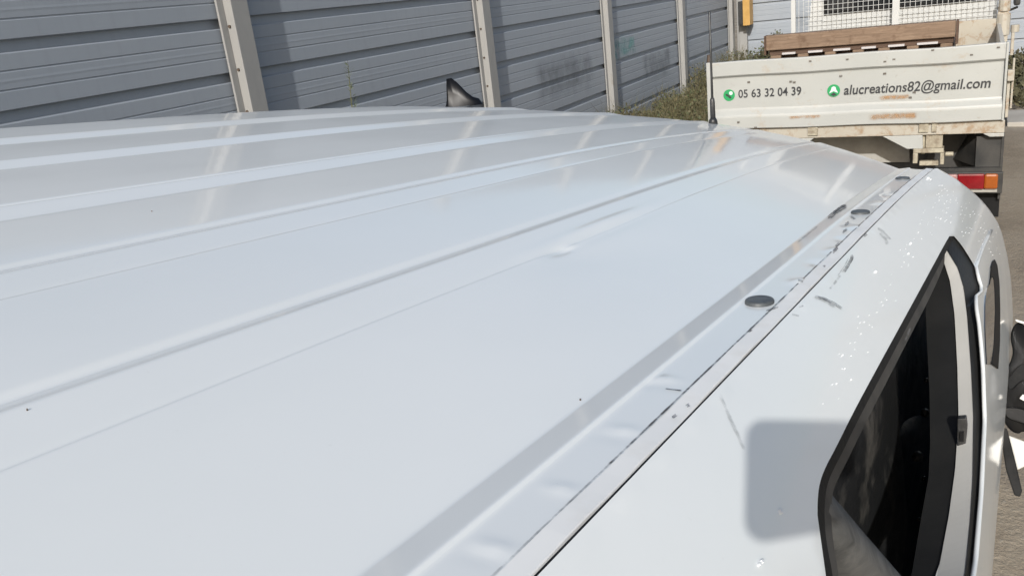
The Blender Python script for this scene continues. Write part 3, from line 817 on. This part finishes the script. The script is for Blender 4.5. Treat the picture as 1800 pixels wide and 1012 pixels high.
# tailgate: folded sheet outline swept across
prof = [(-.026, .948), (-.030, .952), (-.030, 1.030), (-.0285, 1.040), (-.024, 1.050), (-.002, 1.076), (.003, 1.084), (.006, 1.096), (.006, 1.318), (.004, 1.324), (-.012, 1.334), (-.020, 1.342), (-.020, 1.432), (-.016, 1.440), (.028, 1.440), (.030, 1.436), (.030, .952), (.026, .948)]
mb = MB(); rows = []
for x in np.linspace(TX0 + .035, TX1 - .012, 30): rows.append([Vector((x, TY + d + .003 * math.sin(x * 5) , z + .0025 * math.sin(x * 7.3))) for d, z in prof + [prof[0]]])
mb.grid(rows)
for xx in (TX0 + .035, TX1 - .012): mb.face([Vector((xx, TY + d, z)) for d, z in prof])
gate = mb.build('tailgate', M['truck'], truck)
for x0, x1 in ((TX0 - .003, TX0 + .033), (TX1 - .011, TX1 + .004)):
    MB().box(x0, x1, TY - .024, TY + .03, .945, 1.445).build('tailgate_end', M['truck'], gate, bevel=.004)
# stains on the tailgate
M['rust_stain'] = alpha_mat('rust_stain', (.40,.22,.09), 16, .30, .62, .75)
M['dent_dirt'] = alpha_mat('dark_chip', (.12,.10,.08), 60, .2, .5, .8)
def gate_stain(x0, x1, z0, z1, m, n='stain'):
    uv_quadstrip([[Vector((x, TY + ((-.0335 if z < 1.05 else .0015)), z)) for z in (z0, (z0+z1)/2, z1)] for x in np.linspace(x0, x1, 5)], n, m, gate)
gate_stain(-.60, -.38, 1.10, 1.15, M['rust_stain']); gate_stain(-.66, -.32, .97, 1.035, M['rust_stain']); gate_stain(-1.2, -.95, 1.0, 1.05, M['rust_stain'])
for px in ((1316, 145), (1330, 223), (1396, 145), (1478, 134), (1600, 172), (1607, 163), (1390, 144), (1555, 130), (1300, 214)):
    p = at_y(*px, TY); uv_quadstrip([[Vector((p.x + dx, TY - .036 if p.z < 1.07 else TY + .001, p.z + dz)) for dz in (-.012, 0, .012)] for dx in (-.012, 0, .012)], 'chip', M['dent_dirt'], gate)
for px in ((1280, 91), (1425, 107), (1490, 104), (1556, 108), (1572, 104), (1708, 96), (1755, 83), (1640, 88)):
    p = at_y(*px, TY); uv_quadstrip([[Vector((p.x + dx, TY - .025, p.z + dz)) for dz in (-.009, 0, .009)] for dx in (-.011, 0, .011)], 'chip', M['dent_dirt'], gate)
# lettering
def text(body, x, z, width, height, shear, name, m, bold=.017):
    c = bpy.data.curves.new(name, 'FONT'); c.body = body; c.size = 1; c.shear = shear; c.offset = bold; c.extrude = 0.0; c.space_character = 1.02
    o = bpy.data.objects.new(name + '_tmp', c); COL.objects.link(o)
    dg = bpy.context.evaluated_depsgraph_get(); me = bpy.data.meshes.new_from_object(o.evaluated_get(dg))
    bpy.data.objects.remove(o)
    X = [v.co.x for v in me.vertices]; Yv = [v.co.y for v in me.vertices]; x0, x1, y0, y1 = min(X), max(X), min(Yv), max(Yv)
    for v in me.vertices:
        v.co = Vector((x + (v.co.x - x0) / (x1 - x0) * width, TY + .0010, z + (v.co.y - y0) / (y1 - y0) * height))
    for p in me.polygons: pass
    me.name = name
    return new_obj(name, me, m, gate)
text('05 63 32 04 39', -1.556, 1.172, .45, .062, 0.0, 'phone_number', M['ink'])
text('alucreations82@gmail.com', -.818, 1.138, .905, .092, .13, 'email_address', M['ink'])
def disc(cx, cz, r, y, n=32): return [Vector((cx + r * math.cos(2*math.pi*k/n), y, cz + r * math.sin(2*math.pi*k/n))) for k in range(n)]
ic = MB().face(disc(-1.625, 1.197, .043, TY + .0012)).build('phone_icon', M['green'], gate)
hb = MB(); pts = []
for k in range(13):
    th = math.pi * (.98 + .62 * k / 12); pts.append((th, .024 + .010 * abs(math.cos((k - 6) / 6 * 1.57 + 1.57))))
cx, cz = -1.617, 1.206
hb.face([Vector((cx + r * math.cos(th) * 1.0, TY - .0006, cz + r * math.sin(th))) for th, r in pts] + [Vector((cx + (r - .016 - .004 * (i in (0, 12))) * math.cos(th), TY - .0006, cz + (r - .016) * math.sin(th))) for i, (th, r) in reversed(list(enumerate(pts)))])
hb.build('handset', M['ink'], ic); MB().face(disc(-1.611, 1.212, .014, TY - .0006, 16)).build('icon_highlight', M['palegreen'], ic)
ic2 = MB().face(disc(-.886, 1.192, .043, TY + .0012)).build('mail_icon', M['green'], gate)
MB().face([Vector((-.886 + x, TY - .0004, 1.192 + z)) for x, z in ((-.029, -.018), (-.025, -.006), (-.018, .004), (-.013, .024), (.0, .030), (.013, .024), (.018, .004), (.025, -.006), (.029, -.018), (.0, -.004))]).build('envelope', M['palegreen'], ic2)
MB().face([Vector((-.886 + x, TY - .0006, 1.192 + z)) for x, z in ((-.022, -.029), (0, -.012), (.022, -.029), (0, -.038))]).build('envelope_flap', M['ink'], ic2)

# bed: floor, side boards, headboard
BY = 9.25
MB().box(TX0 + .04, TX1 - .02, TY + .034, BY, .90, .945).build('bed_floor', M['stained'], truck)
for x0, x1 in ((TX0 + .0, TX0 + .03), (TX1 - .03, TX1)):
    MB().box(x0, x1, TY + .06, BY - .02, .946, (1.14 if x0 < -1 else 1.36)).build('side_board', M['truck'], truck, bevel=.004)
MB().box(TX0 + .02, TX1 + .02, BY, BY + .04, .946, 1.402).build('headboard', M['stained'], truck, bevel=.004)
cl = MB(); cl.box(TX1 + .012, TX1 + .03, TY - .02, TY + .05, 1.36, 1.50); cl.box(TX1 + .006, TX1 + .045, TY - .035, TY + .015, 1.20, 1.27); cl.box(TX1 + .032, TX1 + .044, TY - .01, TY + .01, 1.02, 1.34); cl.box(TX1 + .008, TX1 + .026, TY + .005, TY + .04, .96, 1.21)
cl.tube([(TX1 + .03, TY + .02, 1.50), (TX1 + .03, TY + .02, 1.545)], .026, 10)
cl.build('corner_latch', M['stained'], truck, bevel=.003)
MB().tube([(TX0 + .012, TY + .02, 1.44), (TX0 + .012, TY + .02, 1.50)], [.022, .014], 10).build('corner_pin', M['bolt'], truck)
cp = MB(); cp.box(TX1 - .03, TX1 + .06, BY - .03, BY + .05, .95, 1.46); cp.tube([(TX1 + .02, BY, 1.46), (TX1 + .02, BY, 1.56)], .05, 10); cp.tube([(TX1 + .02, BY, 1.25), (TX1 + .02, BY, 1.44)], .056, 10)
cp.build('corner_post', M['stained'], truck, bevel=.004)
# goods rack with wire mesh in front of the cab
rk = MB()
for x, wd in ((-1.652, .022), (-.712, .030), (.19, .030)): rk.box(x - wd, x + wd, BY + .02, BY + .06, 1.40, 2.35)
rk.box(-1.68, .22, BY + .018, BY + .062, 2.30, 2.345)
rk.build('rack_frame', M['cab'], truck, bevel=.004)
wm = MB(); x = -1.60
while x < .16:
    if abs(x + .712) > .03: wm.box(x - .0019, x + .0019, BY + .036, BY + .042, 1.404, 2.30)
    x += .046
z = 1.43
while z < 2.3:
    wm.box(-1.54, .16, BY + .0425, BY + .047, z - .0019, z + .0019); z += .046
wm.build('wire_mesh', M['mesh'], truck)
# cab
CY0, CY1 = BY + .16, 11.1
cb = MB()
sect = [(-1.50, .75), (-1.52, 1.5), (-1.46, 2.12), (-1.36, 2.22), (-.02, 2.22), (.08, 2.12), (.14, 1.5), (.12, .75)]
fr = lambda y, sc=1, dz=0: [Vector((-.69 + (x + .69) * sc, y, z + dz)) for x, z in sect]
cb.grid([fr(CY0) + [fr(CY0)[0]], fr(CY1 - .5) + [fr(CY1 - .5)[0]], fr(CY1, 1, 0)[:1] + [p + Vector((0, .35 * (1 - max(0, p.z - 1.2)), 0)) for p in fr(CY1 - .1, .97)[1:]] + [fr(CY1)[0]]])
cb.face(fr(CY0)); cab = cb.build('cab', M['cab'], truck)
MB().box(-1.34, .02, CY0 - .016, CY0 - .002, 1.585, 2.02).build('rear_window', M['glass'], cab, bevel=.05)
MB().box(-1.38, .06, CY0 - .01, CY0 - .0015, 1.555, 2.05).build('window_seal', M['black_rubber'], cab, bevel=.05)
ln = MB()
for z0 in (1.425, 1.495): ln.box(-1.40, .05, CY0 - .012, CY0 - .001, z0, z0 + .012)
ln.build('pressed_rib', M['cab'], cab, bevel=.003)
mm = MB(); mm.box(.30, .36, 10.55, 10.78, 1.42, 1.80); tm = mm.build('door_mirror', M['black_plastic'], truck, bevel=.02)
MB().tube([(.13, 10.7, 1.42), (.24, 10.7, 1.36), (.34, 10.66, 1.40)], .012, 8).tube([(.13, 10.7, 1.55), (.33, 10.66, 1.48)], .012, 8).build('mirror_arm', M['black_plastic'], tm, True)
# rear beam, gussets, hitch, mudguards, light bar
MB().box(TX0 + .06, TX1 + .012, TY + .002, TY + .07, .860, .943).build('rear_beam', M['stained'], truck, bevel=.004)
for _P in (((-1.70, .858), (-1.02, .858), (-1.10, .80), (-1.70, .80)), ((-.56, .858), (-.305, .858), (-.30, .765), (-.40, .765)), ((.06, .858), (.184, .858), (.184, .835), (.10, .835))):
    MB().prism([Vector((x, TY + .004, z)) for x, z in _P], (0, .05, 0)).build('gusset', M['truck'], truck, bevel=.003)
for x0, x1 in ((-1.06, -.99), (-.33, -.27), (-.25, -.22)): MB().box(x0, x1, TY - .013, TY - .002, .88, .9415).build('gate_hinge', M['hitch'], truck, bevel=.003)
ht = MB(); ht.box(-.285, -.18, TY + .02, TY + .12, .765, .865); ht.box(-.36, -.17, TY + .0, TY + .1, .735, .765); ht.box(-.36, -.33, TY - .01, TY + .08, .665, .735); ht.box(-.19, -.165, TY - .01, TY + .08, .655, .735); ht.box(-.32, -.20, TY + .03, TY + .07, .64, .672); ht.tube([(-.16, TY + .03, .72), (-.11, TY + .03, .72)], .016, 8); ht.tube([(-.30, TY + .05, .86), (-.30, TY + .05, .72)], .014, 8)
ht.build('tow_hitch', M['hitch'], truck, bevel=.004)
MB().prism([Vector((-1.25, TY + .35, .87)), Vector((-.42, TY + .35, .87)), Vector((-.40, TY + .35, .60)), Vector((-1.25, TY + .35, .60))], (0, .06, 0)).build('subframe_plate', M['grey_under'], truck)
ch = MB()
for x in (-1.15, -.45): ch.box(x - .04, x + .04, TY + .42, 11.0, .55, .75)
ch.box(-1.6, .1, TY + .415, TY + .419, .50, .86)
ch.build('chassis_frame', M['dark_steel'], truck)
for x0, x1 in ((-1.70, -1.20), (-.29, .185)):
    mg = MB(); mg.box(x0, x1, TY + .36, TY + .38, .45, .85); mg.box(x1 - .16, x1, TY + .06, TY + .08, .62, .83); mg.box(x1 - .012, x1 + .004, TY + .05, TY + .36, .40, .84); mg.box(x0, x1, TY + .02, TY + .06, .595, .622)
    mg.prism([Vector((x1 - .16, TY + .081, .83)), Vector((x1 - .16, TY + .081, .62)), Vector((x1 - .30, TY + .35, .62)), Vector((x1 - .20, TY + .35, .83))], (0, .004, 0))
    mg.build('mudguard', M['guard'], truck, bevel=.003)
    MB().box(x1 - .20, x1 + .002, TY + .10, TY + .12, .26, .47).build('mud_flap', M['black_rubber'], truck)
    lb = MB().box(x0 + .02, x1 + .01, TY + .0, TY + .03, .45, .595).build('light_bar', M['guard'], truck, bevel=.004)
    tl = MB().box(x1 - .34, x1 - .26, TY - .035, TY - .002, .488, .590).build('tail_light', M['clear'], truck, bevel=.012)
    MB().box(x1 - .262, x1 - .10, TY - .037, TY - .002, .487, .591).build('red_lens', M['red'], tl, bevel=.008)
    MB().box(x1 - .102, x1 - .018, TY - .0375, TY - .002, .4865, .5915).build('amber_lens', M['amber'], tl, bevel=.014)
    MB().box(x1 - .34, x1 - .02, TY - .01, TY - .001, .462, .482).build('light_trim', M['grey_under'], tl)
def truck_wheel(x, y, r=.34):
    n = 26; rows = []
    for rr, off in ((.2, -.1), (r - .03, -.11), (r, -.08), (r, .08), (r - .03, .11), (.2, .1), (.02, .06)):
        rows.append([Vector((x + off, y + rr * math.cos(k * 2 * math.pi / n), r + rr * math.sin(k * 2 * math.pi / n))) for k in range(n + 1)])
    MB().grid(rows).build('wheel', M['tyre'], truck, True)
for x in (-1.55, .02):
    truck_wheel(x, 7.6); truck_wheel(x, 10.6)

# pallet lying on the bed load
pal = empty('wooden_pallet', Vector((-.77, 6.9, .95)), 'brown wooden pallet and plank stacked on the truck bed above the tailgate', 'pallet')
PYY = 6.75
MB().box(-1.40, -.142, PYY, PYY + .10, 1.478, 1.585).build('plank', M['wood'], pal, bevel=.004)
MB().box(-.139, -.122, PYY + .0, PYY + .10, 1.43, 1.586).build('end_board', M['wood_dark'], pal, bevel=.003)
MB().box(-1.415, -1.402, PYY + .0, PYY + .10, 1.445, 1.585).build('end_board', M['wood_dark'], pal, bevel=.003)
MB().box(-1.38, -.15, PYY + .03, PYY + .20, 1.44, 1.476).build('shadow_board', M['wood_dark'], pal)  # dark board stands in for the black shaded gap below the plank
sx = [(-1.285, -1.19), (-1.10, -1.0), (-.925, -.81), (-.735, -.64), (-.56, -.455), (-.375, -.245)]
for x0, x1 in sx: MB().box(x0, x1, PYY + .004, PYY + .028, 1.441, 1.455).build('white_strip', M['shrink'], pal)
bx = [-1.38, -1.185, -.995, -.805, -.635, -.45, -.24, -.15]
for i in range(7): MB().box(bx[i] + .01, bx[i] + .085, PYY + .01, PYY + .10, 1.33, 1.438).build('block', M['wood'], pal, bevel=.004)
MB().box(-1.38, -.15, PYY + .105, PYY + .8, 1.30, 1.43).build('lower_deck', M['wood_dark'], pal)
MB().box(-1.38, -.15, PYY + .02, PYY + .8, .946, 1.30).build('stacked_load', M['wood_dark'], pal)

# ------------------------------------------------------------------ silver car with shark fin aerial, behind the van roof
FT = at_y(801, 136, 4.4)                              # fin tip
cx = FT.x - .02; zr = FT.z - .165                     # roof height under it
car = empty('parked_car', Vector((cx, 2.6, 0)), 'silver car hidden behind the van roof with only its roof and shark fin aerial showing', 'car')
sec = lambda w_, z0, z1: [Vector((cx - w_, 0, z0)), Vector((cx - w_ * .97, 0, z0 + (z1 - z0) * .7)), Vector((cx - w_ * .8, 0, z0 + (z1 - z0) * .93)), Vector((cx, 0, z1)), Vector((cx + w_ * .8, 0, z0 + (z1 - z0) * .93)), Vector((cx + w_ * .97, 0, z0 + (z1 - z0) * .7)), Vector((cx + w_, 0, z0))]
CW = .62
st = [(4.98, CW * .85, .35, .80), (4.85, CW * 1.1, .3, .98), (4.5, CW * 1.15, .3, 1.02), (2.2, CW * 1.15, .3, .98), (1.3, CW * 1.1, .3, .85), (1.05, CW, .35, .6)]
MB().grid([[p + Vector((0, y, 0)) for p in sec(a, b, c)] for y, a, b, c in st]).build('body', M['silver'], car, True)
st = [(4.86, CW * .8, .9, 1.0), (4.62, CW * .8, .9, zr - .16), (4.5, CW * .8, .9, zr - .035), (4.36, CW * .8, .9, zr), (3.7, CW * .8, .9, zr + .01), (3.1, CW * .8, .9, zr - .05), (2.3, CW * .9, .9, 1.0)]
MB().grid([[p + Vector((0, y, 0)) for p in sec(a, b, c)] for y, a, b, c in st]).build('roof', M['silver'], car, True)
wn = MB()
for s_ in (-1, 1): MB().prism([Vector((cx + s_ * CW * .82, y, z)) for y, z in ((4.6, 1.0), (4.45, zr - .2), (3.2, zr - .2), (2.6, 1.0))], (s_ * .01, 0, 0)).build('window', M['glass'], car)
fprof = [(-.075, 0, .030), (-.062, .05, .020), (-.056, .12, .011), (-.050, .163, .006), (-.02, .165, .006), (.012, .135, .010), (.06, .075, .018), (.095, .045, .026), (.13, .032, .026), (.15, 0, .02)]
rows = []
FO = Vector((cx, 4.42, zr - .004)); fdir = Vector((.80, .25, 0)).normalized(); fsd = Vector((fdir.y, -fdir.x, 0))
for y, z, hw in fprof: rows.append([FO + fdir * y + fsd * q + Vector((0, 0, zz)) for q, zz in ((-.035 - hw * .2, 0), (-hw, z * .45), (-hw * .35, z), (hw * .35, z), (hw, z * .45), (.035 + hw * .2, 0))])
MB().grid(rows).build('shark_fin_aerial', M['fin_black'], car, True)
for x in (cx - CW, cx + CW):
    for y in (1.9, 4.3):
        n = 22; rows = [[Vector((x + off, y + rr * math.cos(k*2*math.pi/n), .31 + rr * math.sin(k*2*math.pi/n))) for k in range(n + 1)] for rr, off in ((.02, -.09), (.28, -.1), (.31, -.07), (.31, .07), (.28, .1), (.02, .09))]
        MB().grid(rows).build('wheel', M['tyre'], car, True)

# ------------------------------------------------------------------ yellow cabinet in the corner
yb = empty('yellow_cabinet', Vector((-4.2, BACKY - .16, 1.02)), 'narrow yellow box with a black side hanging in the far barrier corner', 'cabinet')
MB().box(-4.27, -4.13, BACKY - .42, BACKY - .10, 1.02, 2.2).build('case', M['yellow'], yb, bevel=.008)
MB().box(-4.375, -4.272, BACKY - .38, BACKY - .12, 1.04, 1.50).build('side_box', M['black_plastic'], yb, bevel=.008)
br = MB()
for z in (1.2, 2.0): br.box(-4.24, -4.16, BACKY - .10, BACKY - .002, z, z + .05)
br.build('bracket', M['dark_steel'], yb)

# ------------------------------------------------------------------ weeds
M['weed'] = noisy('dry_green_blades', (.075,.085,.030), (.16,.14,.065), 3, .7)
M['weed_dry'] = noisy('straw_blades', (.17,.14,.075), (.10,.09,.045), 5, .8)
M['weed_dark'] = noisy('dark_scrub_leaves', (.045,.048,.022), (.10,.085,.045), 2, .75)
def blades(name, n, place, hmin, hmax, wdt, mats, lean=.35):
    mb = MB()
    for i in range(n):
        x, y, k = place(); h = random.uniform(hmin, hmax) * k; th = random.uniform(0, 6.283); b = random.uniform(0, lean) * h; ph = random.uniform(0, 6.283)
        dx, dy = math.cos(th) * wdt, math.sin(th) * wdt; ex, ey = math.cos(ph) * b, math.sin(ph) * b
        n0 = len(mb.v)
        mb.v += [(x - dx, y - dy, 0), (x + dx, y + dy, 0), (x + dx * .8 + ex * .4, y + dy * .8 + ey * .4, h * .6), (x - dx * .8 + ex * .4, y - dy * .8 + ey * .4, h * .6), (x + ex, y + ey, h)]
        mb.f += [(n0, n0+1, n0+2, n0+3), (n0+3, n0+2, n0+4)]
    o = mb.build(name, mats, None, fix=False)
    for p in o.data.polygons: p.material_index = int((p.index // 2 * 7919 % 100) / 100 * len(mats))
    return o
def leafy(name, n, place, size, mats):
    mb = MB()
    for i in range(n):
        x, y, h = place(); z = h * random.random() ** .7; L = size * random.uniform(.6, 1.5); wd = L * random.uniform(.22, .42)
        d = Vector((random.uniform(-1, 1), random.uniform(-1, 1), random.uniform(-.2, 1))).normalized(); sd = d.cross(Vector((random.uniform(-1, 1), random.uniform(-1, 1), .6))).normalized() * wd
        p = Vector((x, y, z)); mb.face([p, p + d * L * .5 + sd, p + d * L, p + d * L * .5 - sd])
    o = mb.build(name, mats, None, fix=False)
    for p in o.data.polygons: p.material_index = int((p.index * 7919 % 100) / 100 * len(mats))
    return o
M['leaf_green'] = noisy('green_weed_leaves', (.055,.075,.028), (.11,.125,.055), 3, .7)
M['leaf_olive'] = noisy('olive_weed_leaves', (.09,.088,.045), (.14,.125,.07), 3, .75)
def mound(x, y): return max(0, math.sin(x * 2.7 + 1.1 * y) * math.cos(y * 1.9 - x) * .5 + .5) * .75 + .25 * random.random()
def pl_left():
    y = random.uniform(9.5, 18.4); q = random.random() ** 1.5; x = -4.5 + q * (.9 + .20 * max(0, y - 10)); return x, y, (.72 - .45 * q) * mound(x, y)
def pl_leftb():
    x, y, h = pl_left(); return x, y, h * 1.3
o = leafy('weeds', 12000, pl_left, .038, [M['leaf_green'], M['leaf_olive'], M['weed_dry'], M['leaf_olive']]); tag(o, 'green and olive weeds growing along the foot of the left barrier', 'weeds', kind='stuff')
o = blades('dry_grass', 7000, pl_leftb, .35, 1.15, .0035, [M['weed'], M['weed_dry'], M['leaf_olive']], .9); tag(o, 'thin dry grass stems standing among the weeds by the left barrier', 'grass', kind='stuff')
def pl_back():
    x = random.uniform(-4.4, -2.0); q = random.random(); y = BACKY - .1 - q * 1.6; return x, y, (1.0 - .5 * q) * mound(x * 1.6, y)
o = leafy('weeds', 9000, pl_back, .06, [M['leaf_green'], M['leaf_olive'], M['weed_dark']]); tag(o, 'straggly weeds in the far barrier corner beyond the truck', 'weeds', kind='stuff')
def pl_right():
    x = random.uniform(.2, 7); y = random.uniform(12.7, 17.6); return x, y, .6 + .4 * math.sin(x * 3 + y * 2) ** 2
def pl_rightl():
    x, y, k = pl_right(); return x, y, .32 * mound(x, y)
o = leafy('scrub', 22000, pl_rightl, .07, [M['weed_dark'], M['weed_dark'], M['leaf_olive']]); tag(o, 'low dark scrub covering the ground right of the truck', 'scrub', kind='stuff')
# single tall weed by the barrier
tw = empty('tall_weed', Vector((-4.4, 5.55, 0)), 'single tall thin green weed stalk in front of the barrier', 'weed')
MB().tube([(-4.4, 5.55, 0), (-4.39, 5.56, .8), (-4.41, 5.57, 1.4), (-4.40, 5.60, 1.74)], [.008, .006, .004, .0015], 6).build('stem', M['weed'], tw, True)
lf = MB()
for i in range(360):
    z = random.uniform(.25, 1.72); k = 1 - z / 1.9; th = random.uniform(0, 6.28); L = random.uniform(.04, .12) * (.5 + .7 * k); wd = .0028
    d = Vector((math.cos(th), math.sin(th), random.uniform(.3, 1.0))).normalized(); p = Vector((-4.4, 5.56 + .03 * z / 1.7, z)); s_ = d.cross(Vector((0, 0, 1))).normalized() * wd
    lf.face([p, p + d * L * .5 + s_, p + d * L, p + d * L * .5 - s_])
M['pale_weed'] = noisy('pale_green_weed', (.14,.18,.09), (.20,.23,.13), 6, .7)
lf.build('leaf', M['pale_weed'], tw, fix=False)
